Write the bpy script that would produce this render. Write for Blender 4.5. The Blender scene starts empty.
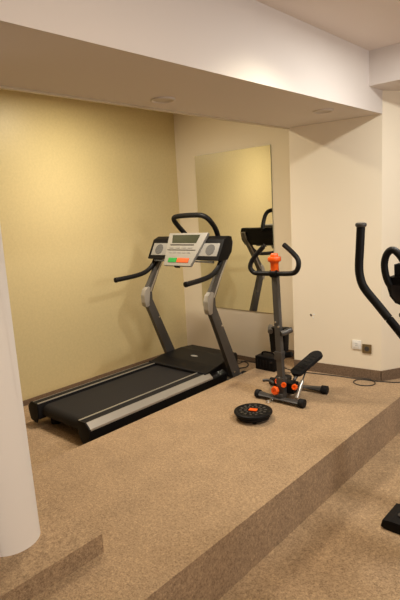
import bpy, bmesh, math, random
from mathutils import Vector, Matrix
from math import sin, cos, pi, radians

C = bpy.context.scene.collection
SC = bpy.context.scene

# ------------------------------------------------------------------ camera
R = Vector((0.742805, 0.66718696, -0.05569823))
U = Vector((-0.07517248, 0.16577992, 0.9832935))
F = Vector((-0.66527426, 0.72620835, -0.17329625))
cd = bpy.data.cameras.new('camera')
cam = bpy.data.objects.new('camera', cd); C.objects.link(cam)
cam.matrix_world = Matrix(((R.x, U.x, -F.x, 0), (R.y, U.y, -F.y, 0), (R.z, U.z, -F.z, 1.6), (0, 0, 0, 1)))
cd.sensor_fit = 'VERTICAL'; cd.sensor_height = 36; cd.sensor_width = 24
cd.lens = 509.57 / 600 * 36
cd.clip_start = 0.05
SC.camera = cam

# ------------------------------------------------------------------ world, exposure
w = bpy.data.worlds.new('world'); SC.world = w; w.use_nodes = True
w.node_tree.nodes['Background'].inputs[0].default_value = (1.0, 0.75, 0.5, 1)
w.node_tree.nodes['Background'].inputs[1].default_value = 0.01
vs = SC.view_settings
vs.view_transform = 'Standard'; vs.look = 'None'; vs.gamma = 1; vs.use_curve_mapping = False
vs.exposure = 0.13

# ------------------------------------------------------------------ lights
def area(name, loc, size, power, col, rot=(0, 0, 0), size_y=None, spread=None):
    l = bpy.data.lights.new(name, 'AREA'); l.energy = power; l.color = col; l.size = size
    if size_y: l.shape = 'RECTANGLE'; l.size_y = size_y
    else: l.shape = 'DISK'
    if spread: l.spread = spread
    o = bpy.data.objects.new(name, l); C.objects.link(o); o.location = loc; o.rotation_euler = rot
    return o
area('right_fill', (2.9, 2.0, 2.0), 0.9, 54, (1.0, 0.95, 0.90), (0, radians(90), 0), 1.6)  # unseen fill light added on the right to brighten the beam face
def spot(name, loc, power, ang, col):
    l = bpy.data.lights.new(name, 'SPOT'); l.energy = power; l.color = col
    l.spot_size = radians(ang); l.spot_blend = 1.0; l.shadow_soft_size = 0.06
    o = bpy.data.objects.new(name, l); C.objects.link(o); o.location = loc
    return o
spot('alcove_spot', (-3.60, 2.8, 2.70), 24, 124, (1.0, 0.86, 0.76))
spot('alcove_spot', (-3.15, 3.0, 2.70), 58, 130, (1.0, 0.85, 0.74))
area('alcove_downlight', (-3.40, 2.8, 2.70), 0.16, 25, (1.0, 0.90, 0.66))
spot('room_spot', (-1.3, 2.55, 2.70), 56, 130, (1.0, 0.93, 0.70))
area('room_downlight', (-0.75, 3.3, 2.70), 0.22, 33, (0.98, 0.97, 0.90))
area('room_downlight', (-0.6, 1.2, 2.70), 0.22, 11, (1.0, 0.80, 0.55))

# ------------------------------------------------------------------ materials
def mat(name, col, rough=0.5, metal=0.0, noise=None, bump=None, spec=None, coat=None):
    """noise = (scale, second colour, contrast lo, hi); bump = (scale, strength, distance)"""
    m = bpy.data.materials.new(name); m.use_nodes = True
    nt = m.node_tree; b = nt.nodes['Principled BSDF']
    b.inputs['Base Color'].default_value = (*col, 1)
    b.inputs['Roughness'].default_value = rough; b.inputs['Metallic'].default_value = metal
    if spec is not None: b.inputs['Specular IOR Level'].default_value = spec
    if coat: b.inputs['Coat Weight'].default_value = coat
    tc = nt.nodes.new('ShaderNodeTexCoord')
    if noise:
        n = nt.nodes.new('ShaderNodeTexNoise'); n.inputs['Scale'].default_value = noise[0]
        n.inputs['Detail'].default_value = 4; n.inputs['Roughness'].default_value = 0.7
        nt.links.new(tc.outputs['Object'], n.inputs['Vector'])
        r = nt.nodes.new('ShaderNodeValToRGB')
        r.color_ramp.elements[0].position = noise[2]; r.color_ramp.elements[1].position = noise[3]
        r.color_ramp.elements[0].color = (*noise[1], 1); r.color_ramp.elements[1].color = (*col, 1)
        nt.links.new(n.outputs['Fac'], r.inputs[0]); nt.links.new(r.outputs[0], b.inputs['Base Color'])
    if bump:
        n = nt.nodes.new('ShaderNodeTexNoise'); n.inputs['Scale'].default_value = bump[0]
        n.inputs['Detail'].default_value = 3
        nt.links.new(tc.outputs['Object'], n.inputs['Vector'])
        bp = nt.nodes.new('ShaderNodeBump'); bp.inputs['Strength'].default_value = bump[1]
        bp.inputs['Distance'].default_value = bump[2]
        nt.links.new(n.outputs['Fac'], bp.inputs['Height']); nt.links.new(bp.outputs[0], b.inputs['Normal'])
    return m

def carpet_mat():
    m = bpy.data.materials.new('speckled_carpet'); m.use_nodes = True
    nt = m.node_tree; b = nt.nodes['Principled BSDF']; L = nt.links.new
    tc = nt.nodes.new('ShaderNodeTexCoord')
    def noise(sc, det, rg=0.6):
        n = nt.nodes.new('ShaderNodeTexNoise'); n.inputs['Scale'].default_value = sc
        n.inputs['Detail'].default_value = det; n.inputs['Roughness'].default_value = rg
        L(tc.outputs['Object'], n.inputs['Vector']); return n
    n1 = noise(108, 2, 0.8); n2 = noise(5, 3)
    r = nt.nodes.new('ShaderNodeValToRGB')
    r.color_ramp.elements[0].position = 0.33; r.color_ramp.elements[1].position = 0.66
    r.color_ramp.elements[0].color = (0.275, 0.182, 0.108, 1)
    r.color_ramp.elements[1].color = (0.53, 0.372, 0.222, 1)
    L(n1.outputs['Fac'], r.inputs[0])
    r2 = nt.nodes.new('ShaderNodeValToRGB')
    r2.color_ramp.elements[0].position = 0.3; r2.color_ramp.elements[1].position = 0.75
    r2.color_ramp.elements[0].color = (0.86, 0.85, 0.84, 1); r2.color_ramp.elements[1].color = (1.06, 1.05, 1.03, 1)
    L(n2.outputs['Fac'], r2.inputs[0])
    n3 = noise(46, 1, 0.5)
    r3 = nt.nodes.new('ShaderNodeValToRGB')
    r3.color_ramp.elements[0].position = 0.36; r3.color_ramp.elements[1].position = 0.64
    r3.color_ramp.elements[0].color = (0.89, 0.88, 0.87, 1); r3.color_ramp.elements[1].color = (1.10, 1.10, 1.10, 1)
    L(n3.outputs['Fac'], r3.inputs[0])
    mx3 = nt.nodes.new('ShaderNodeMix'); mx3.data_type = 'RGBA'; mx3.blend_type = 'MULTIPLY'; mx3.inputs[0].default_value = 1
    L(r.outputs[0], mx3.inputs[6]); L(r3.outputs[0], mx3.inputs[7])
    mx = nt.nodes.new('ShaderNodeMix'); mx.data_type = 'RGBA'; mx.blend_type = 'MULTIPLY'
    mx.inputs[0].default_value = 1
    L(mx3.outputs[2], mx.inputs[6]); L(r2.outputs[0], mx.inputs[7]); L(mx.outputs[2], b.inputs['Base Color'])
    b.inputs['Roughness'].default_value = 0.95; b.inputs['Specular IOR Level'].default_value = 0.15
    b.inputs['Sheen Weight'].default_value = 0.15
    bp = nt.nodes.new('ShaderNodeBump'); bp.inputs['Strength'].default_value = 0.6; bp.inputs['Distance'].default_value = 0.004
    L(n1.outputs['Fac'], bp.inputs['Height']); L(bp.outputs[0], b.inputs['Normal'])
    return m

M = dict(
    carpet=carpet_mat(),
    plaster=mat('cream_plaster', (0.88, 0.78, 0.62), 0.75, bump=(60, 0.12, 0.004)),
    tan=mat('tan_low_bounce_wall', (0.36, 0.29, 0.22), 0.8),  # unseen right and back walls, coloured darker to cut bounced light
    white=mat('white_paint', (0.76, 0.70, 0.66), 0.7, bump=(70, 0.08, 0.003)),
    ceil=mat('ceiling_paint', (0.85, 0.77, 0.72), 0.85),
    gold=mat('gold_wallpaper', (0.68, 0.56, 0.30), 0.42, noise=(45, (0.63, 0.52, 0.28), 0.35, 0.65), bump=(38, 0.2, 0.004)),
    skirt=mat('carpet_skirting', (0.25, 0.165, 0.105), 0.95, noise=(90, (0.12, 0.08, 0.05), 0.35, 0.65)),
    column=mat('column_paint', (0.90, 0.83, 0.76), 0.65),
    mirror=mat('mirror_glass', (0.90, 0.90, 0.86), 0.015, 1.0),
    mirror_edge=mat('mirror_edge', (0.35, 0.40, 0.33), 0.2),
    black=mat('black_plastic', (0.006, 0.0055, 0.006), 0.5, spec=0.14, bump=(200, 0.1, 0.001)),
    rubber=mat('black_rubber', (0.011, 0.010, 0.011), 0.7, spec=0.2),
    foam=mat('black_foam_grip', (0.007, 0.0065, 0.007), 0.5, spec=0.25, bump=(150, 0.3, 0.002)),
    belt=mat('running_belt', (0.021, 0.019, 0.020), 0.65, spec=0.2, noise=(120, (0.016, 0.015, 0.015), 0.3, 0.7), bump=(260, 0.3, 0.001)),
    grey=mat('grey_metal_paint', (0.092, 0.086, 0.082), 0.40, 0.3),
    dgrey=mat('dark_grey_paint', (0.078, 0.071, 0.067), 0.4, 0.3),
    silver=mat('brushed_silver', (0.56, 0.54, 0.50), 0.32, 0.75),
    lightgrey=mat('light_grey_plastic', (0.29, 0.28, 0.26), 0.4),
    elbow=mat('elbow_grey_plastic', (0.40, 0.37, 0.33), 0.4, 0.2),
    railsilver=mat('rail_silver', (0.40, 0.375, 0.34), 0.36, 0.6),
    silverplastic=mat('silver_plastic', (0.36, 0.345, 0.315), 0.38, 0.15),
    screen=mat('lcd_screen', (0.040, 0.046, 0.028), 0.25),
    mesh=mat('speaker_mesh', (0.16, 0.155, 0.15), 0.7, noise=(400, (0.06, 0.06, 0.06), 0.4, 0.6)),
    green=mat('green_button', (0.02, 0.32, 0.06), 0.4),
    orangebtn=mat('red_orange_button', (0.75, 0.13, 0.035), 0.4),
    orange=mat('orange_plastic', (0.93, 0.115, 0.004), 0.35),
    steel=mat('bolt_steel', (0.7, 0.68, 0.64), 0.25, 0.9),
    outlet=mat('white_outlet_plastic', (0.86, 0.84, 0.80), 0.35),
    bronze=mat('bronze_outlet', (0.25, 0.18, 0.085), 0.35, 0.5),
    cable=mat('black_cable', (0.03, 0.024, 0.02), 0.6),
    lampglass=mat('unlit_lamp_glass', (0.58, 0.51, 0.44), 0.35),
    lamprim=mat('lamp_rim', (0.70, 0.64, 0.59), 0.5),
    gloss=mat('gloss_black', (0.02, 0.018, 0.02), 0.15),
    scuff=mat('bare_plaster', (0.9, 0.88, 0.84), 0.9),
    scuffd=mat('chipped_hole', (0.10, 0.06, 0.04), 0.9),
    lip=mat('aluminium_lip', (0.62, 0.52, 0.36), 0.4),
    glass=mat('window_pane', (0.75, 0.80, 0.85), 0.1),
    door=mat('door_paint', (0.55, 0.40, 0.25), 0.5),
)

# ------------------------------------------------------------------ helpers
def link(name, me, m, parent=None, smooth=False):
    o = bpy.data.objects.new(name, me); C.objects.link(o)
    me.materials.clear(); me.materials.append(M[m] if isinstance(m, str) else m)
    if smooth:
        for p in me.polygons: p.use_smooth = True
        try: me.set_sharp_from_angle(angle=radians(40))
        except Exception: pass
    if parent:
        o.parent = parent; o.matrix_parent_inverse = parent.matrix_world.inverted()
    return o

def fin(name, bm, m, parent=None, smooth=True):
    bmesh.ops.recalc_face_normals(bm, faces=bm.faces)
    me = bpy.data.meshes.new(name); bm.to_mesh(me); bm.free()
    return link(name, me, m, parent, smooth)

def box(bm, lo, hi, bev=0.0, mtx=None, seg=2):
    r = bmesh.ops.create_cube(bm, size=1)
    vs_ = r['verts']
    for v in vs_:
        v.co = Vector([(lo[i] + hi[i]) / 2 + v.co[i] * (hi[i] - lo[i]) for i in range(3)])
    if bev:
        es = list({e for v in vs_ for e in v.link_edges})
        rr = bmesh.ops.bevel(bm, geom=es, offset=bev, segments=seg, profile=0.7, affect='EDGES')
        vs_ = [v for v in set(rr['verts']) | set(v for v in vs_ if v.is_valid)]
    if mtx:
        for v in vs_: v.co = mtx @ v.co
    return vs_

def frame_of(d):
    d = d.normalized(); a = Vector((0, 0, 1)) if abs(d.z) < 0.9 else Vector((1, 0, 0))
    x = d.cross(a).normalized(); return x, x.cross(d).normalized()

def catmull(pts, n=6):
    P = [Vector(p) for p in pts]
    if len(P) < 3: return P
    out = []
    Q = [2 * P[0] - P[1]] + P + [2 * P[-1] - P[-2]]
    for i in range(1, len(Q) - 2):
        for k in range(n):
            t = k / n
            a, b, c, d = Q[i-1], Q[i], Q[i+1], Q[i+2]
            out.append(0.5 * ((2*b) + (c-a)*t + (2*a-5*b+4*c-d)*t*t + (3*b-a-3*c+d)*t*t*t))
    out.append(P[-1]); return out

def tube(bm, pts, r, seg=12, closed=False, cap=True, radii=None, flat=None):
    """round tube along pts (parallel transport); flat=(ru, rv) for a squashed section"""
    P = [Vector(p) for p in pts]; n = len(P)
    rings = []; x = None
    for i in range(n):
        if closed: d = P[(i+1) % n] - P[i-1]
        else: d = P[min(i+1, n-1)] - P[max(i-1, 0)]
        d.normalize()
        if x is None: x, y = frame_of(d)
        else:
            x = (x - d * x.dot(d)).normalized(); y = d.cross(x)
        rr = radii[i] if radii else r
        rings.append([bm.verts.new(P[i] + (x*cos(2*pi*k/seg) + y*sin(2*pi*k/seg)) * rr) for k in range(seg)])
    m = n if closed else n-1
    for i in range(m):
        a, b = rings[i], rings[(i+1) % n]
        for k in range(seg): bm.faces.new((a[k], a[(k+1) % seg], b[(k+1) % seg], b[k]))
    if cap and not closed:
        bm.faces.new(rings[0]); bm.faces.new(list(reversed(rings[-1])))

def cyl(bm, a, b, r, seg=20, r2=None, bev=0.0):
    a = Vector(a); b = Vector(b); d = (b - a); L = d.length; d.normalize()
    r2 = r if r2 is None else r2
    if bev:
        tube(bm, [a, a + d*bev*0.3, a + d*bev, b - d*bev, b - d*bev*0.3, b], r, seg,
             radii=[r - bev, r - bev*0.3, r, r2, r2 - bev*0.3, r2 - bev])
    else: tube(bm, [a, b], r, seg, radii=[r, r2])

def prism(bm, poly, axis, lo, hi, bev=0.0):
    """poly = 2D outline in the plane normal to axis ('x': (y,z), 'y': (x,z), 'z': (x,y))"""
    def P(u, v, t):
        return {'x': (t, u, v), 'y': (u, t, v), 'z': (u, v, t)}[axis]
    a = [bm.verts.new(P(u, v, lo)) for u, v in poly]; b = [bm.verts.new(P(u, v, hi)) for u, v in poly]
    n = len(poly); fs = [bm.faces.new(a), bm.faces.new(list(reversed(b)))]
    for i in range(n): fs.append(bm.faces.new((a[i], a[(i+1) % n], b[(i+1) % n], b[i])))
    if bev:
        es = list({e for f in fs for e in f.edges})
        bmesh.ops.bevel(bm, geom=es, offset=bev, segments=2, profile=0.7, affect='EDGES')

def thing(name, label, cat, loc=(0, 0, 0), group=None):
    o = bpy.data.objects.new(name, None); C.objects.link(o); o.location = loc
    o.empty_display_size = 0.1
    o['label'] = label; o['category'] = cat
    if group: o['group'] = group
    bpy.context.view_layer.update()
    return o
def tag(o, label, cat, group=None):
    o['label'] = label; o['category'] = cat
    if group: o['group'] = group
    return o
def struct(name, bm, m, label=None, smooth=False):
    o = fin(name, bm, m, None, smooth); o['kind'] = 'structure'
    if label: o['label'] = label
    return o
def NB(): return bmesh.new()

# ------------------------------------------------------------------ setting
ZP = -0.122      # alcove floor
ZL = -0.3116     # lower floor
XR = -1.5054     # platform right edge
XE = -2.9633     # platform edge beside the treadmill
XB0, XB1 = -2.6201, -1.785   # beam
ZB = 2.2944; ZC = 2.733
YM = 4.48; YA = 4.194; YB = 4.288
XL = -4.36
YN = -3.0; XRW = 3.0; YF = 6.0

bm = NB()
box(bm, (XE, YN, -0.6), (XR, YB + 0.9, 0.0))
struct('floor', bm, 'carpet', 'raised carpeted platform between the treadmill pit and the lower floor')
bm = NB(); box(bm, (XR, YN, ZL - 0.1), (XRW, YF, ZL))
struct('floor', bm, 'carpet', 'lower carpeted floor right of the platform step')
bm = NB(); box(bm, (XL, YN, ZP - 0.1), (XE, YM, ZP))
struct('floor', bm, 'carpet', 'sunken carpeted floor under the treadmill')
bm = NB(); box(bm, (XE, YN, 0.0), (-1.893, 1.278, 0.098))
struct('floor', bm, 'carpet', 'low carpeted step carrying the round column')

bm = NB(); box(bm, (XL - 0.15, YN, ZP - 0.2), (XL, YM + 0.15, ZC + 0.1))
struct('wall_left', bm, 'gold', 'gold textured wallpapered wall behind the treadmill')
bm = NB(); box(bm, (XL, YM, ZP - 0.2), (XB0, YM + 0.15, ZC + 0.1))
struct('wall_front', bm, 'plaster', 'cream wall that carries the mirror')
# pier + oblique wall
ox, oy = 0.50, 0.86
bm = NB()
prism(bm, [(XB0, YA), (XB1, YB), (XB1 + ox*2.0, YB + oy*2.0), (XB1 + ox*2.0 - 0.3, YB + oy*2.0 + .1), (XB0, YM + 0.6)], 'z', -0.55, ZC + 0.1)
struct('wall_pier', bm, 'plaster', 'cream pier under the end of the ceiling beam')
bm = NB(); box(bm, (XB1 + ox*2 - 0.35, YF, ZL - 0.2), (XRW, YF + 0.15, ZC + 0.1))
struct('wall_far', bm, 'plaster', 'cream far wall of the lower room')
bm = NB(); box(bm, (XRW, YN, ZL - 0.2), (XRW + 0.15, YF + 0.15, ZC + 0.1))
struct('wall_right', bm, 'tan')
bm = NB(); box(bm, (XL - 0.15, YN - 0.15, -0.6), (XRW + 0.15, YN, ZC + 0.1))
struct('wall_back', bm, 'tan')
bm = NB(); box(bm, (XL - 0.15, YN, ZC), (XRW + 0.15, YF + 0.15, ZC + 0.12))
struct('ceiling', bm, 'ceil', 'pinkish grey flat ceiling')
# main dropped beam
bm = NB(); box(bm, (XB0, YN, ZB), (XB1, YB + 0.4, ZC))
struct('trim_1', bm, 'white', 'long dropped ceiling beam running to the pier')
bm = NB(); box(bm, (XB0 - 0.012, YN, ZB - 0.012), (XB0 + 0.008, YA, ZB + 0.02))
struct('trim_2', bm, 'lip', 'thin pale lip along the far edge of the beam')
# cross beam
bm = NB(); box(bm, (XB1, 4.03, 2.476), (XRW, 4.75, ZC))
struct('trim_3', bm, 'white', 'shallower cross beam meeting the long beam')
# round column
bm = NB(); cyl(bm, (-2.215, 0.985, 0.09), (-2.215, 0.985, ZC), 0.132, 64)
struct('trim_4', bm, 'column', 'round cream column at the left edge', smooth=True)
# skirtings
def skirt(name, a, b, z0, z1, t=0.012):
    a = Vector((*a, 0)); b = Vector((*b, 0)); d = (b - a).normalized(); n = Vector((d.y, -d.x, 0)) * t
    bm = NB()
    prism(bm, [(a.x, a.y), (b.x, b.y), (b.x + n.x, b.y + n.y), (a.x + n.x, a.y + n.y)], 'z', z0, z1)
    return struct(name, bm, 'skirt')
skirt('baseboard_pier', (XB0, YA), (XB1, YB), 0, 0.095)
skirt('baseboard_right', (XB1, YB), (XB1 + ox*0.9, YB + oy*0.9), 0.0, 0.095)
skirt('baseboard_front', (XL, YM), (XE, YM), ZP, ZP + 0.05)
skirt('baseboard_platform', (XE, YM), (XB0, YM), 0.0, 0.09)
skirt('baseboard_left', (XL, YN), (XL, YM), ZP, ZP + 0.05)
# chipped plaster on the pier
bm = NB()
random.seed(4)
def blob(bm, cx, cz, rx, rz, y, n=10):
    v = [bm.verts.new((cx + cos(2*pi*k/n)*rx*random.uniform(.7, 1.2), y, cz + sin(2*pi*k/n)*rz*random.uniform(.7, 1.2))) for k in range(n)]
    f = bm.faces.new(v); r = bmesh.ops.extrude_face_region(bm, geom=[f])
    for q in r['geom']:
        if isinstance(q, bmesh.types.BMVert): q.co.y -= 0.0012
yy = YA + (YB - YA) * (-2.436 - XB0) / (XB1 - XB0)
blob(bm, -2.437, 0.557, 0.013, 0.011, yy - 0.0005)
p1 = fin('plaster_chip', bm, 'scuffd', bpy.data.objects['wall_pier'], False)
bm = NB(); blob(bm, -2.408, 0.566, 0.014, 0.009, yy + 0.002); blob(bm, -2.414, 0.535, 0.007, 0.014, yy + 0.001)
p2 = fin('plaster_chip', bm, 'scuff', bpy.data.objects['wall_pier'], False)

# ------------------------------------------------------------------ mirror
t = thing('wall_mirror', 'tall frameless rectangular mirror on the cream wall behind the treadmill', 'mirror', (-3.53, YM, 0.47))
bm = NB(); box(bm, (-4.050, YM - 0.010, 0.468), (-3.012, YM - 0.001, 2.211))
fin('backing', bm, 'mirror_edge', t, False)
bm = NB(); box(bm, (-4.049, YM - 0.0125, 0.469), (-3.013, YM - 0.0102, 2.210))
fin('glass_panel', bm, 'mirror', t, False)

# recessed lamps in the beam (switched off)
def downlight(x, y, label):
    t = thing('recessed_ceiling_light', label, 'ceiling light', (x, y, ZB), 'recessed lights under the beam')
    bm = NB()
    n = 40
    prof = [(0.078, 0.0), (0.080, -0.006), (0.070, -0.010), (0.062, -0.004), (0.062, 0.0)]
    rings = [[bm.verts.new((x + cos(2*pi*k/n)*r, y + sin(2*pi*k/n)*r, ZB + z)) for k in range(n)] for r, z in prof]
    for a, b in zip(rings, rings[1:]):
        for k in range(n): bm.faces.new((a[k], a[(k+1) % n], b[(k+1) % n], b[k]))
    fin('rim', bm, 'lamprim', t)
    bm = NB(); cyl(bm, (x, y, ZB - 0.003), (x, y, ZB - 0.0002), 0.062, 40)
    fin('lens', bm, 'lampglass', t)
downlight(-2.39, 2.37, 'round unlit recessed light under the beam, the one above the treadmill')
downlight(-2.00, 3.69, 'round unlit recessed light under the beam, the one nearer the pier')

# ------------------------------------------------------------------ outlets on the pier
def pier_y(x): return YA + (YB - YA) * (x - XB0) / (XB1 - XB0)
ang = math.atan2(YB - YA, XB1 - XB0)
def outlet(name, label, cx, cz, m, sockets):
    t = thing(name, label, 'outlet', (cx, pier_y(cx), cz), None)
    mt = Matrix.Translation((cx, pier_y(cx) - 0.0005, cz)) @ Matrix.Rotation(ang, 4, 'Z')
    bm = NB(); box(bm, (-0.041, -0.011, -0.041), (0.041, 0, 0.041), 0.004, mt); fin('cover_plate', bm, m, t)
    if sockets:
        bm = NB()
        vs0 = len(bm.verts)
        cyl(bm, (0, -0.0125, 0), (0, -0.006, 0), 0.022, 28)
        for v in bm.verts: v.co = mt @ v.co
        s = fin('socket', bm, 'dgrey', t)
        bm = NB()
        for sx in (-0.008, 0.008): cyl(bm, (sx, -0.0132, 0), (sx, -0.011, 0), 0.0025, 10)
        for v in bm.verts: v.co = mt @ v.co
        fin('socket_hole', bm, 'black', s)
    else:
        bm = NB(); box(bm, (-0.026, -0.015, -0.026), (0.026, -0.008, 0.026), 0.003, mt); s = fin('inset', bm, m, t)
        bm = NB()
        for sz in (-0.006, 0.010): box(bm, (-0.012, -0.0158, sz - 0.002), (0.012, -0.0145, sz + 0.001), 0, mt)
        fin('slot', bm, 'lightgrey', s, False)
outlet('wall_socket', 'square white wall socket plate low on the cream pier', -1.999, 0.316, 'outlet', False)
outlet('wall_socket', 'square bronze wall socket plate right of the white one', -1.906, 0.288, 'bronze', True)

# ------------------------------------------------------------------ treadmill
T = thing('treadmill', 'large grey and black treadmill with speaker console beside the gold wall', 'treadmill', (-3.47, 2.9, ZP))
y0, y1 = 2.04, 3.46
# deck
bm = NB(); box(bm, (-3.74, y0 + 0.05, -0.035), (-3.20, y1 + 0.25, 0.045), 0.004); fin('deck', bm, 'black', T, False)
# belt wraps round the rear roller
bm = NB()
prof = [(y1 + 0.1, 0.066), (2.12, 0.066)]
for k in range(1, 9):
    a = pi/2 + pi * k / 8
    prof.append((2.12 + 0.055*cos(a), 0.011 + 0.055*sin(a)))
prof.append((2.3, -0.044)); prof += [(2.3, -0.040), (2.12, -0.040)]
inner = [(2.12 + 0.051*cos(pi/2 + pi*k/8), 0.011 + 0.051*sin(pi/2 + pi*k/8)) for k in range(7, 0, -1)]
prof += inner + [(2.12, 0.062), (y1 + 0.1, 0.062)]
prism(bm, prof, 'x', -3.745, -3.195)
fin('running_belt', bm, 'belt', T)
# side rails
def rail(xa, sgn):
    # outline across x (outwards = sgn), inner edge at xa
    X = lambda d: xa + sgn*d
    bm = NB()
    o = [(X(0), 0.030), (X(0), 0.081), (X(0.008), 0.084), (X(0.090), 0.084), (X(0.090), -0.05), (X(0.0), -0.05)]
    if sgn < 0: o = o[::-1]
    prism(bm, o, 'y', y0, y1, 0.002)
    rl = fin('side_rail', bm, 'rubber', T)
    bm = NB(); box(bm, (min(X(0.0), X(0.016)), y0, 0.0815), (max(X(0.0), X(0.016)), y1, 0.0875), 0.0015)
    fin('inner_strip', bm, 'silver', rl)
    bm = NB()
    o = [(X(0.084), 0.078), (X(0.088), 0.0838), (X(0.097), 0.0838), (X(0.146), 0.046), (X(0.148), 0.032), (X(0.142), 0.028), (X(0.088), 0.066)]
    if sgn < 0: o = o[::-1]
    prism(bm, o, 'y', y0, y1 - 0.02)
    fin('outer_cover', bm, 'railsilver', rl, False)
    bm = NB()
    o = [(X(0.086), 0.058), (X(0.142), 0.026), (X(0.128), -0.085), (X(0.086), -0.085)]
    if sgn < 0: o = o[::-1]
    prism(bm, o, 'y', y0, y1 + 0.2, 0.003)
    fin('skirt', bm, 'black', rl)
    bm = NB()
    o = [(X(0.0), 0.066), (X(0.004), 0.086), (X(0.097), 0.091), (X(0.150), 0.042), (X(0.150), 0.015), (X(0.125), -0.07), (X(0.04), -0.09), (X(0.0), -0.02)]
    if sgn < 0: o = o[::-1]
    prism(bm, o, 'y', y0 - 0.010, y0 + 0.004, 0.004)
    fin('end_cap', bm, 'black', T)
rail(-3.19, 1); rail(-3.765, -1)
# rear feet
for sx in (-3.74, -3.20):
    bm = NB(); cyl(bm, (sx, y0 + 0.14, ZP), (sx, y0 + 0.14, -0.03), 0.045, 20, bev=0.004); fin('foot', bm, 'rubber', T)
# base frame rails under the deck
for sx in (-3.86, -3.10):
    bm = NB(); box(bm, (sx - 0.025, 2.75, ZP + 0.0), (sx + 0.025, 3.98, ZP + 0.05), 0.006); fin('base_rail', bm, 'dgrey', T)
bm = NB(); box(bm, (-3.85, 3.90, ZP + 0.012), (-3.11, 3.97, ZP + 0.06), 0.006); fin('cross_member', bm, 'dgrey', T)
for sx in (-3.86, -3.10):
    bm = NB(); cyl(bm, (sx - 0.02, 3.99, ZP + 0.035), (sx + 0.02, 3.99, ZP + 0.035), 0.035, 24, bev=0.004); fin('wheel', bm, 'rubber', T)
# motor hood
bm = NB()
o = [(y1 - 0.07, 0.068), (y1 - 0.06, 0.092), (y1 + 0.10, 0.115), (y1 + 0.40, 0.122), (4.06, 0.105), (4.10, 0.07), (4.10, -0.05), (y1 - 0.02, -0.05)]
prism(bm, o, 'x', -3.86, -3.085, 0.010)
for v in bm.verts:
    if v.co.y > y1 + 0.2:
        k = (v.co.y - y1 - 0.2) / 0.4
        v.co.x += -0.16*k if v.co.x > -3.47 else -0.02*k
hood = fin('motor_hood', bm, 'black', T)
bm = NB(); box(bm, (-3.86, y1 - 0.085, 0.072), (-3.085, y1 - 0.060, 0.094), 0.004); fin('hood_lip', bm, 'rubber', hood)
bm = NB()
n = 28
v = [bm.verts.new((-3.515 + cos(2*pi*k/n)*0.045, 3.70 + sin(2*pi*k/n)*0.022, 0.1165)) for k in range(n)]
f = bm.faces.new(v); r = bmesh.ops.extrude_face_region(bm, geom=[f])
for q in r['geom']:
    if isinstance(q, bmesh.types.BMVert): q.co.z += 0.004
fin('badge', bm, 'lightgrey', hood)
# uprights
def upright(xc, s):
    h = 0.024
    # outline in the (y, z) plane: base, knee, top
    o = [(3.82, ZP + 0.035), (3.83, 0.02), (3.62, 0.48), (3.505, 0.72), (3.505, 0.80), (3.63, 1.00), (3.79, 1.22), (3.815, 1.29), (3.79, 1.305), (3.755, 1.28),
         (3.72, 1.22), (3.56, 1.00), (3.430, 0.82), (3.415, 0.77), (3.420, 0.70), (3.52, 0.47), (3.725, -0.02), (3.73, ZP + 0.035)]
    bm = NB(); prism(bm, o, 'x', xc - h, xc + h, 0.007)
    u = fin('upright', bm, 'grey', T)
    # elbow cover
    bm = NB()
    o = [(3.425, 0.650), (3.462, 0.660), (3.458, 0.73), (3.470, 0.79), (3.495, 0.845), (3.465, 0.862), (3.42, 0.830), (3.398, 0.775), (3.400, 0.70), (3.412, 0.66)]
    prism(bm, o, 'x', xc - h - 0.006, xc + h + 0.006, 0.008)
    fin('elbow_cover', bm, 'elbow', u)
    bm = NB()
    o = [(3.500, 0.80), (3.625, 1.00), (3.787, 1.222), (3.812, 1.29), (3.800, 1.300), (3.772, 1.228), (3.607, 1.008), (3.484, 0.808)]
    prism(bm, o, 'x', xc - h - 0.003, xc + h + 0.003, 0.001)
    fin('silver_edge', bm, 'silver', u)
    for (yy, zz) in ((3.585, 0.52), (3.74, 0.02)):
        bm = NB(); cyl(bm, (xc + h - 0.001, yy, zz), (xc + h + 0.005, yy, zz), 0.009, 14); fin('bolt', bm, 'steel', u)
    bm = NB(); box(bm, (xc - h - 0.008, 3.66, ZP), (xc + h + 0.008, 3.90, ZP + 0.055), 0.008); fin('foot_bracket', bm, 'dgrey', u)
    return u
upright(-3.905, -1); upright(-3.048, 1)
# console
CON = bpy.data.objects.new('console', None)
bm = NB()
# slanted black body, section in (y, z)
o = [(3.555, 1.135), (3.600, 1.128), (3.70, 1.13), (3.765, 1.20), (3.785, 1.29), (3.77, 1.345), (3.73, 1.352), (3.66, 1.325)]
prism(bm, o, 'x', -3.965, -3.005, 0.014)
con = fin('console', bm, 'black', T)
def slant(bm_, u0, u1, t0, t1, d0, d1, bev=0.003, u2=None, u3=None):
    """block lying on the slanted console face: x from u0..u1 (bottom) and u2..u3 (top), along-face t, out-of-face d"""
    B = Vector((0, 3.558, 1.135)); Tt = Vector((0, 3.665, 1.330)); e = (Tt - B).normalized()
    nrm = Vector((0, -e.z, e.y))
    if u2 is None: u2, u3 = u0, u1
    vv = []
    for d in (d0, d1):
        for (ux, tt) in ((u0, t0), (u1, t0), (u3, t1), (u2, t1)):
            p = B + e*tt + nrm*d; vv.append(bm_.verts.new((ux, p.y, p.z)))
    a, b = vv[:4], vv[4:]
    fs = [bm_.faces.new(a[::-1]), bm_.faces.new(b)]
    for i in range(4): fs.append(bm_.faces.new((a[i], a[(i+1) % 4], b[(i+1) % 4], b[i])))
    if bev:
        es = list({e_ for f in fs for e_ in f.edges})
        bmesh.ops.bevel(bm_, geom=es, offset=bev, segments=2, profile=0.7, affect='EDGES')
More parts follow.
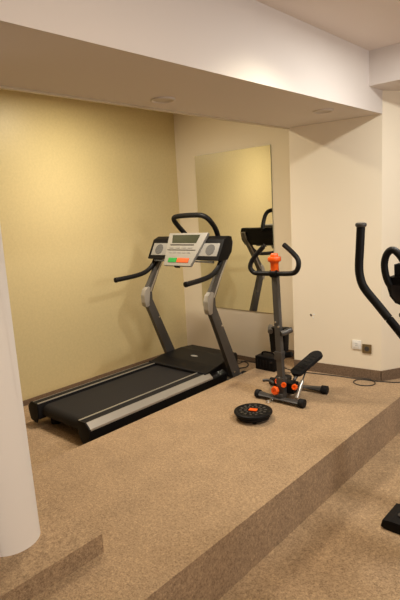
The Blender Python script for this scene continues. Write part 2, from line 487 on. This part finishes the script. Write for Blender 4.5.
def face_pt(x, tt, d):
    B = Vector((0, 3.558, 1.135)); Tt = Vector((0, 3.665, 1.330)); e = (Tt - B).normalized()
    p = B + e*tt + Vector((0, -e.z, e.y))*d; return Vector((x, p.y, p.z))
# speaker panels
for (a, b, cx) in ((-3.925, -3.62, -3.825), (-3.33, -3.035, -3.135)):
    bm = NB(); slant(bm, a, b, 0.040, 0.172, -0.004, 0.008, 0.004); sp = fin('speaker_panel', bm, 'lightgrey', con)
    bm = NB()
    n = 32; va = []; vb = []
    for k in range(n):
        dx = cos(2*pi*k/n)*0.056; dt = sin(2*pi*k/n)*0.056
        va.append(bm.verts.new(face_pt(cx + dx, 0.105 + dt, 0.005))); vb.append(bm.verts.new(face_pt(cx + dx*0.96, 0.105 + dt*0.96, 0.011)))
    bm.faces.new(va[::-1]); bm.faces.new(vb)
    for k in range(n): bm.faces.new((va[k], va[(k+1) % n], vb[(k+1) % n], vb[k]))
    fin('speaker_grille', bm, 'mesh', sp)
# centre panel: wide at the top, narrow at the bottom, standing proud of the body
bm = NB(); slant(bm, -3.668, -3.305, -0.075, 0.272, 0.0, 0.030, 0.006, -3.722, -3.200); cp = fin('display_panel', bm, 'silverplastic', con)
bm = NB(); slant(bm, -3.640, -3.315, 0.162, 0.250, 0.024, 0.032, 0.002, -3.665, -3.292); fin('screen', bm, 'screen', cp)
bm = NB(); slant(bm, -3.655, -3.335, 0.138, 0.150, 0.026, 0.033, 0.001); fin('key_row', bm, 'dgrey', cp)
bm = NB(); slant(bm, -3.675, -3.300, 0.085, 0.093, 0.026, 0.033, 0.001, -3.68, -3.295); fin('seam_line', bm, 'dgrey', cp)
for i in range(4):
    bm = NB(); x_ = -3.655 + i*0.085; slant(bm, x_, x_ + 0.055, 0.104, 0.122, 0.028, 0.034, 0.002); fin('button', bm, 'lightgrey', cp)
for i in range(5):
    bm = NB(); x_ = -3.645 + i*0.062; slant(bm, x_, x_ + 0.040, 0.056, 0.070, 0.028, 0.034, 0.002); fin('button', bm, 'lightgrey', cp)
bm = NB(); slant(bm, -3.618, -3.508, -0.042, 0.004, 0.028, 0.036, 0.003); fin('start_button', bm, 'green', cp)
bm = NB(); slant(bm, -3.500, -3.345, -0.042, 0.004, 0.028, 0.036, 0.003); fin('stop_button', bm, 'orangebtn', cp)
bm = NB(); slant(bm, -3.52, -3.46, -0.088, -0.068, 0.0, 0.028, 0.003); fin('safety_key', bm, 'black', cp)
# lower bar of the console (silver line under the black body)
bm = NB(); cyl(bm, (-3.87, 3.575, 1.118), (-3.08, 3.575, 1.118), 0.012, 14); fin('pulse_bar', bm, 'silver', con)
# hand rails
for sx, ex, ye in ((-3.925, -3.93, 3.085), (-3.035, -3.03, 3.130)):
    pts = catmull([(sx, 3.70, 1.215), (sx, 3.645, 1.145), (sx, 3.59, 1.070), (sx, 3.49, 1.010), (sx, 3.34, 0.985), (ex, ye + 0.012, 0.975)], 6)
    bm = NB(); tube(bm, pts, 0.0235, 16); hr = fin('hand_rail', bm, 'foam', T)
    bm = NB(); cyl(bm, (ex, ye + 0.025, 0.976), (ex, ye - 0.002, 0.9745), 0.0255, 16, bev=0.005); fin('end_plug', bm, 'rubber', hr)
# top handle loop
pts = catmull([(-3.600, 3.80, 1.32), (-3.615, 3.79, 1.36), (-3.645, 3.70, 1.47), (-3.640, 3.655, 1.525), (-3.60, 3.64, 1.548), (-3.50, 3.64, 1.556),
               (-3.33, 3.645, 1.556), (-3.24, 3.65, 1.545), (-3.195, 3.68, 1.505), (-3.185, 3.75, 1.42), (-3.19, 3.80, 1.32)], 5)
bm = NB(); tube(bm, pts, 0.0245, 16); fin('top_handle', bm, 'foam', T)

# ------------------------------------------------------------------ stepper
S = thing('mini_stepper', 'black stepper with tall post, curved handlebar and orange knobs', 'exercise stepper', (-2.26, 3.55, 0))
bm = NB(); cyl(bm, (-2.465, 3.355, 0.034), (-2.045, 3.368, 0.034), 0.030, 20); fb = fin('front_foot_bar', bm, 'dgrey', S)
for a, b in (((-2.482, 3.3545, 0.036), (-2.442, 3.3557, 0.036)), ((-2.068, 3.3673, 0.036), (-2.020, 3.3688, 0.036))):
    bm = NB(); cyl(bm, a, b, 0.0355, 20, bev=0.004); fin('end_cap', bm, 'rubber', fb)
bm = NB(); cyl(bm, (-2.53, 3.680, 0.034), (-2.04, 3.737, 0.034), 0.030, 20); rb = fin('rear_foot_bar', bm, 'dgrey', S)
for a, b in (((-2.555, 3.677, 0.036), (-2.51, 3.682, 0.036)), ((-2.07, 3.7335, 0.036), (-2.016, 3.740, 0.036))):
    bm = NB(); cyl(bm, a, b, 0.0355, 20, bev=0.004); fin('end_cap', bm, 'rubber', rb)
bm = NB()
m_ = Matrix.Translation((-2.262, 3.375, 0.045)) @ Matrix.Rotation(radians(6), 4, 'Z')
box(bm, (-0.030, -0.02, -0.022), (0.030, 0.34, 0.022), 0.005, m_); fin('base_beam', bm, 'dgrey', S)
# post
bm = NB()
box(bm, (-0.026, -0.022, 0), (0.026, 0.022, 1.075), 0.006)
P0 = Vector((-2.262, 3.42, 0.03)); P1 = Vector((-2.297, 3.42, 1.09)); d = (P1 - P0)
rot = Vector((0, 0, 1)).rotation_difference(d.normalized()).to_matrix().to_4x4()
for v in bm.verts: v.co = (Matrix.Translation(P0) @ rot) @ v.co
post = fin('post', bm, 'grey', S)
def on_post(z): return P0 + d*((z - P0.z)/d.z)
for (dx, z, mm, r_) in ((-0.010, 0.668, 'steel', 0.009), (0.016, 0.632, 'steel', 0.009), (-0.004, 0.195, 'steel', 0.009)):
    q = on_post(z); bm = NB(); cyl(bm, (q.x + dx, q.y - 0.028, z), (q.x + dx, q.y - 0.018, z), r_, 14, bev=0.002); fin('bolt', bm, mm, post)
# lower sleeve
bm = NB(); q = on_post(0.12); box(bm, (q.x - 0.034, q.y - 0.030, 0.03), (q.x + 0.034, q.y + 0.030, 0.20), 0.006); fin('post_sleeve', bm, 'dgrey', S)
# clamp
q = on_post(1.07)
bm = NB(); cyl(bm, (q.x - 0.032, q.y - 0.014, 1.066), (q.x + 0.032, q.y - 0.014, 1.066), 0.032, 24, bev=0.004); fin('handlebar_clamp', bm, 'black', post)
# handlebar
yb = 3.406
pts = catmull([(-2.400, yb + 0.03, 1.290), (-2.465, yb + 0.02, 1.228), (-2.518, yb + 0.01, 1.165), (-2.533, yb, 1.110), (-2.505, yb, 1.072),
               (-2.455, yb, 1.062), (-2.30, yb, 1.066), (-2.160, yb, 1.071), (-2.100, yb, 1.086), (-2.072, yb, 1.130), (-2.082, yb + 0.01, 1.185), (-2.140, yb + 0.02, 1.240), (-2.218, yb + 0.03, 1.295)], 5)
bm = NB(); tube(bm, pts, 0.0195, 16); hb = fin('handlebar', bm, 'foam', S)
# orange knob on the post
q = on_post(1.09)
bm = NB()
prof = [(0.0, 1.060), (0.034, 1.060), (0.033, 1.075), (0.034, 1.150), (0.040, 1.160), (0.052, 1.166), (0.055, 1.172), (0.055, 1.192), (0.050, 1.200), (0.034, 1.203), (0.031, 1.220), (0.024, 1.228), (0.0, 1.230)]
def lathe(bm, prof, cx, cy, seg=28, lobes=0, amp=0.0, ax='z'):
    rings = []
    for r_, z_ in prof:
        if r_ == 0: rings.append([bm.verts.new((cx, cy, z_))])
        else:
            rings.append([bm.verts.new((cx + cos(2*pi*k/seg)*r_*(1 + amp*cos(lobes*2*pi*k/seg)), cy + sin(2*pi*k/seg)*r_*(1 + amp*cos(lobes*2*pi*k/seg)), z_)) for k in range(seg)])
    for a, b in zip(rings, rings[1:]):
        for k in range(seg):
            k2 = (k+1) % seg
            if len(a) == 1: bm.faces.new((a[0], b[k2], b[k]))
            elif len(b) == 1: bm.faces.new((a[k], a[k2], b[0]))
            else: bm.faces.new((a[k], a[k2], b[k2], b[k]))
lathe(bm, prof, q.x, q.y - 0.004, 32, 6, 0.05)
fin('top_knob', bm, 'orange', S)
# bracket with two rollers
q = on_post(0.5)
bm = NB(); prism(bm, [(q.x - 0.125, 0.600), (q.x + 0.040, 0.610), (q.x + 0.025, 0.40), (q.x - 0.105, 0.385)], 'y', q.y + 0.026, q.y + 0.10, 0.010)
br = fin('roller_bracket', bm, 'black', S)
bm = NB(); cyl(bm, (q.x - 0.085, q.y + 0.000, 0.575), (q.x - 0.150, q.y + 0.10, 0.590), 0.022, 18, bev=0.003); r1 = fin('roller', bm, 'grey', S)
bm = NB(); cyl(bm, (q.x + 0.035, q.y - 0.02, 0.575), (q.x + 0.085, q.y + 0.06, 0.600), 0.024, 18, bev=0.003); fin('roller', bm, 'grey', S)
bm = NB(); cyl(bm, (q.x - 0.02, q.y + 0.040, 0.365), (q.x + 0.085, q.y + 0.055, 0.395), 0.024, 18, bev=0.003); fin('lower_roller', bm, 'black', S)
bm = NB(); box(bm, (q.x - 0.035, q.y - 0.030, 0.35), (q.x + 0.035, q.y + 0.034, 0.42), 0.006); fin('bracket_collar', bm, 'dgrey', S)
# pedals
def pedal(ax, bx, za, zb, ya, yb2, label=None):
    A = Vector((ax, ya, za)); B = Vector((bx, yb2, zb)); dd = (B - A); L_ = dd.length; e = dd.normalized()
    side = e.cross(Vector((0, 0, 1))).normalized(); up = side.cross(e).normalized()
    mt = Matrix(((side.x, e.x, up.x, A.x), (side.y, e.y, up.y, A.y), (side.z, e.z, up.z, A.z), (0, 0, 0, 1)))
    bm = NB(); n = 14; W = 0.066; top = []
    for k in range(n + 1):
        a = pi * k / n; top.append((W*cos(a), L_ - W*0.8 + W*0.8*sin(a)))
    for k in range(n + 1):
        a = pi + pi * k / n; top.append((W*cos(a), W*0.5 + W*0.5*sin(a)))
    prism(bm, top, 'z', -0.012, 0.016, 0.004)
    for v in bm.verts: v.co = mt @ v.co
    p = fin('pedal', bm, 'rubber', S)
    bm = NB()
    for k in range(6): box(bm, (-0.038, 0.05 + k*0.038, 0.0155), (0.038, 0.058 + k*0.038, 0.0195), 0.001, mt)
    fin('tread_ribs', bm, 'foam', p)
    bm = NB(); box(bm, (-0.020, 0.0, -0.030), (0.020, L_*0.75, -0.013), 0.003, mt); fin('pedal_arm', bm, 'dgrey', p)
    return mt
pedal(-2.225, -2.125, 0.190, 0.335, 3.545, 3.815)
pedal(-2.345, -2.405, 0.115, 0.105, 3.515, 3.70)
# pedal pivot and linkage
bm = NB(); box(bm, (-2.36, 3.44, 0.06), (-2.17, 3.53, 0.15), 0.010); fin('linkage_housing', bm, 'black', S)
bm = NB(); tube(bm, [(-2.20, 3.49, 0.10), (-2.205, 3.52, 0.16), (-2.195, 3.60, 0.215)], 0.014, 12); fin('pivot_arm', bm, 'dgrey', S)
# shocks
for a, b in (((-2.135, 3.435, 0.035), (-2.150, 3.62, 0.225)), ((-2.355, 3.435, 0.04), (-2.385, 3.60, 0.095))):
    A = Vector(a); B = Vector(b)
    bm = NB(); cyl(bm, A, A + (B - A)*0.62, 0.017, 18, bev=0.002); sh = fin('shock_absorber', bm, 'silver', S)
    bm = NB(); cyl(bm, A + (B - A)*0.6, B, 0.007, 12); fin('piston_rod', bm, 'steel', sh)
# orange knobs near the base
def knob(c, r_, dr, ln=0.022, nm='adjuster_knob'):
    bm = NB(); lathe(bm, [(0, 0), (r_*0.9, 0), (r_, 0.004), (r_, ln*0.7), (r_*0.85, ln), (r_*0.45, ln), (r_*0.45, ln*0.8), (0, ln*0.8)], 0, 0, 28, 7, 0.06)
    rt = Vector((0, 0, 1)).rotation_difference(Vector(dr).normalized()).to_matrix().to_4x4()
    mt = Matrix.Translation(c) @ rt
    for v in bm.verts: v.co = mt @ v.co
    return fin(nm, bm, 'orange', S)
knob((-2.292, 3.375, 0.092), 0.035, (-0.1, -1, 0.1), 0.03)
bm = NB(); cyl(bm, (-2.297, 3.40, 0.088), (-2.290, 3.44, 0.088), 0.008, 10); fin('knob_stem', bm, 'steel', S)
knob((-2.304, 3.44, 0.150), 0.022, (-0.5, -1, 0.2), 0.03)
knob((-2.232, 3.40, 0.145), 0.022, (0.6, -1, 0.2), 0.03)
knob((-2.148, 3.44, 0.130), 0.024, (0.2, -1, 0.25), 0.03)
bm = NB(); tube(bm, catmull([(-2.36, 3.47, 0.10), (-2.42, 3.46, 0.13), (-2.47, 3.44, 0.125)], 4), 0.013, 12); fin('side_stub', bm, 'dgrey', S)
# snap hook at the front bar
bm = NB()
tube(bm, [(-2.325 + 0.016*cos(2*pi*k/16), 3.30 + 0.022*sin(2*pi*k/16), 0.012) for k in range(16)], 0.0035, 8, closed=True)
tube(bm, [(-2.305 + 0.013*cos(2*pi*k/14), 3.320, 0.020 + 0.013*sin(2*pi*k/14)) for k in range(14)], 0.003, 8, closed=True)
fin('snap_hook', bm, 'steel', S, True)

# ------------------------------------------------------------------ twist disc
D = thing('twist_disc', 'round black waist twisting disc with orange centre in front of the stepper', 'exercise disc', (-2.240, 2.978, 0))
cx, cy = -2.240, 2.978
bm = NB(); lathe(bm, [(0, 0.014), (0.105, 0.014), (0.128, 0.018), (0.134, 0.028), (0.130, 0.040), (0, 0.040)], cx, cy, 56); fin('base_disc', bm, 'rubber', D)
bm = NB(); lathe(bm, [(0, 0.040), (0.125, 0.040), (0.143, 0.045), (0.149, 0.055), (0.146, 0.064), (0.136, 0.069), (0.126, 0.0655), (0.03, 0.0655), (0, 0.0655)], cx, cy, 64); td = fin('top_plate', bm, 'black', D)
bm = NB()
for k in range(14):
    for rr, hw in ((0.062, 0.006), (0.095, 0.008)):
        a = 2*pi*k/14 + (0.2 if rr > 0.08 else 0); bm2 = Matrix.Translation((cx + rr*cos(a), cy + rr*sin(a), 0.067)) @ Matrix.Rotation(a, 4, 'Z')
        box(bm, (-0.010, -hw, -0.002), (0.010, hw, 0.002), 0.0, bm2)
fin('grip_nubs', bm, 'dgrey', td, False)
bm = NB(); box(bm, (-0.032, -0.022, 0.0), (0.032, 0.022, 0.007), 0.004, Matrix.Translation((cx, cy, 0.0655)) @ Matrix.Rotation(radians(20), 4, 'Z')); fin('centre_badge', bm, 'orange', td)
for k in range(3):
    a = radians(-50 + 120*k); bm = NB(); cyl(bm, (cx + 0.09*cos(a), cy + 0.09*sin(a), 0), (cx + 0.09*cos(a), cy + 0.09*sin(a), 0.018), 0.02, 18, bev=0.002); fin('foot', bm, 'rubber', D)

# ------------------------------------------------------------------ black radio / power box behind
B = thing('transformer_box', 'small black box with a carry handle on the floor behind the stepper', 'power box', (-2.84, 4.06, 0))
bm = NB(); box(bm, (-2.950, 3.985, 0.0), (-2.72, 4.135, 0.140), 0.016, None, 3); rb_ = fin('housing', bm, 'black', B)
bm = NB()
for k in range(5): box(bm, (-2.925 + k*0.036, 3.981, 0.03), (-2.913 + k*0.036, 3.988, 0.105), 0.002)
fin('vent_ribs', bm, 'rubber', rb_)
bm = NB(); box(bm, (-2.775, 3.980, 0.085), (-2.738, 3.988, 0.112), 0.002); fin('switch_panel', bm, 'gloss', rb_)
pts = catmull([(-2.91, 4.055, 0.13), (-2.905, 4.055, 0.158), (-2.87, 4.055, 0.170), (-2.80, 4.055, 0.170), (-2.765, 4.055, 0.158), (-2.76, 4.055, 0.13)], 4)
bm = NB(); tube(bm, pts, 0.008, 10); fin('carry_handle', bm, 'black', B)

# ------------------------------------------------------------------ cables
def cable(name, pts, label, r_=0.0045, n=8):
    bm = NB(); tube(bm, catmull(pts, n), r_, 8); return tag(fin(name, bm, 'cable', None), label, 'cable')
h = 0.005
cable('power_cable', [(-2.78, 4.152, 0.03), (-2.74, 4.17, h), (-2.66, 4.13, h), (-2.53, 4.12, h), (-2.34, 4.16, h), (-2.16, 4.20, h), (-2.03, 4.215, h), (-1.925, 4.240, 0.013), (-1.84, 4.235, 0.013), (-1.795, 4.19, h),
                      (-1.80, 4.13, h), (-1.855, 4.085, h), (-1.92, 4.085, h), (-1.97, 4.13, h), (-1.965, 4.20, h), (-1.92, 4.232, h), (-1.84, 4.243, h), (-1.76, 4.27, h), (-1.68, 4.30, h), (-1.60, 4.36, h), (-1.56, 4.42, h)],
      'thin dark cable with a loop lying on the platform along the pier skirting')
hz = ZP + 0.005
bm = NB()
box(bm, (-3.01, 4.452, 0.055), (-2.96, YM - 0.001, 0.105), 0.005)
tube(bm, catmull([(-3.20, 3.96, ZP + 0.03), (-3.25, 4.02, hz), (-3.32, 4.17, hz), (-3.28, 4.27, hz), (-3.34, 4.38, hz), (-3.44, 4.42, hz), (-3.52, 4.37, hz), (-3.50, 4.30, hz), (-3.42, 4.32, hz + 0.009),
     (-3.40, 4.43, hz + 0.009), (-3.30, 4.455, hz), (-3.12, 4.455, ZP + 0.05), (-3.04, 4.455, -0.02), (-2.99, 4.46, 0.03), (-2.985, 4.465, 0.07)], 8), 0.0065, 8)
fin('power_cord', bm, 'cable', T)
# ------------------------------------------------------------------ elliptical trainer
E = thing('elliptical_trainer', 'black elliptical trainer cropped by the right edge of the photo', 'elliptical trainer', (-0.6, 2.8, ZL))
# floor rail: long member along x with the wide black end plate in view
bm = NB(); prism(bm, [(-1.075, ZL + 0.0), (-1.115, ZL + 0.012), (-1.105, ZL + 0.055), (-1.06, ZL + 0.062), (-0.80, ZL + 0.062), (-0.80, ZL + 0.0)], 'y', 2.685, 2.905, 0.006)
ft = fin('front_foot', bm, 'black', E)
bm = NB(); cyl(bm, (-1.02, 2.78, ZL + 0.058), (-1.02, 2.78, ZL + 0.070), 0.028, 20, bev=0.003); fin('levelling_knob', bm, 'gloss', ft)
bm = NB(); box(bm, (-0.82, 2.755, ZL + 0.02), (0.55, 2.835, ZL + 0.09), 0.008); fin('base_rail', bm, 'dgrey', E)
bm = NB(); box(bm, (0.50, 2.50, ZL), (0.60, 3.09, ZL + 0.07), 0.01); fin('rear_foot', bm, 'black', E)
# mast
bm = NB(); tube(bm, catmull([(-0.72, 2.795, ZL + 0.08), (-0.78, 2.795, 0.3), (-0.88, 2.795, 0.8), (-0.97, 2.795, 1.09)], 5), 0.036, 20); fin('mast', bm, 'dgrey', E)
# flywheel housing
bm = NB(); cyl(bm, (-0.45, 2.735, 0.08), (-0.45, 2.855, 0.08), 0.27, 48, bev=0.02); fin('flywheel_housing', bm, 'black', E)
# console
bm = NB(); prism(bm, [(-1.078, 1.195), (-1.081, 1.150), (-1.062, 1.090), (-1.032, 1.055), (-0.990, 1.040), (-0.945, 1.050), (-0.920, 1.100), (-0.925, 1.200)], 'y', 2.655, 2.93, 0.014)
ec = fin('console', bm, 'black', E)
bm = NB(); prism(bm, [(-1.045, 1.19), (-1.048, 1.262), (-0.985, 1.268), (-0.925, 1.19)], 'y', 2.675, 2.91, 0.010); fin('display_head', bm, 'rubber', ec)
bm = NB(); prism(bm, [(-0.978, 1.262), (-0.975, 1.266), (-0.932, 1.206), (-0.935, 1.202)], 'y', 2.71, 2.875); fin('screen', bm, 'screen', ec, False)
bm = NB(); prism(bm, [(-1.052, 1.155), (-1.045, 1.095), (-1.015, 1.065), (-0.975, 1.062), (-0.965, 1.155)], 'y', 2.648, 2.658, 0.003); fin('side_panel', bm, 'gloss', ec)
# fixed handle loop
pts = catmull([(-1.045, 2.68, 1.120), (-1.066, 2.655, 1.165), (-1.078, 2.642, 1.215), (-1.083, 2.64, 1.270), (-1.070, 2.64, 1.318), (-1.043, 2.64, 1.340), (-1.010, 2.64, 1.322), (-0.97, 2.64, 1.27), (-0.90, 2.65, 1.20), (-0.86, 2.67, 1.13), (-0.885, 2.70, 1.09), (-0.94, 2.71, 1.085)], 5)
mir = [(p.x + 0.02, 5.585 - p.y, p.z) for p in pts]
for pp in (pts, mir):
    bm = NB(); tube(bm, pp, 0.019, 14); fin('fixed_handle', bm, 'foam', E)
bm = NB(); cyl(bm, (-0.99, 2.65, 0.995), (-0.97, 2.90, 0.995), 0.018, 14); fin('handle_crossbar', bm, 'dgrey', E)
# moving arms: bent grips
for yy in (2.47, 3.12):
    pts = [(-1.135, yy, 1.478), (-1.137, yy, 1.44), (-1.141, yy, 1.36), (-1.145, yy, 1.285), (-1.143, yy, 1.235), (-1.130, yy, 1.185), (-1.105, yy, 1.145), (-1.045, yy, 1.078), (-0.990, yy, 1.015)]
    bm = NB(); tube(bm, catmull(pts, 5), 0.0215, 18); g = fin('arm_grip', bm, 'foam', E)
    bm = NB(); tube(bm, catmull([(-1.002, yy, 1.028), (-0.92, yy, 0.935), (-0.80, yy, 0.79), (-0.72, yy, 0.60), (-0.70, yy, 0.40), (-0.70, yy, 0.05)], 5), 0.0208, 18); fin('moving_arm', bm, 'black', E)
    bm = NB(); cyl(bm, (-1.135, yy, 1.470), (-1.1345, yy, 1.494), 0.0285, 22, bev=0.010); fin('grip_cap', bm, 'grey', g)
    bm = NB(); box(bm, (-0.72, yy - 0.03, -0.04), (0.35, yy + 0.03, 0.02), 0.01); fin('pedal_bar', bm, 'dgrey', E)
    bm = NB(); box(bm, (-0.15, yy - 0.07, 0.02), (0.22, yy + 0.07, 0.05), 0.012); fin('pedal', bm, 'rubber', E)
    s_ = 1 if yy < 2.8 else -1
    bm = NB(); cyl(bm, (-0.70, yy, 0.40), (-0.70, 2.795, 0.40), 0.02, 16); fin('pivot_axle', bm, 'dgrey', E)
    bm = NB(); cyl(bm, (-0.45, yy, -0.01), (-0.45, 2.795, 0.08), 0.022, 16); fin('crank', bm, 'dgrey', E)
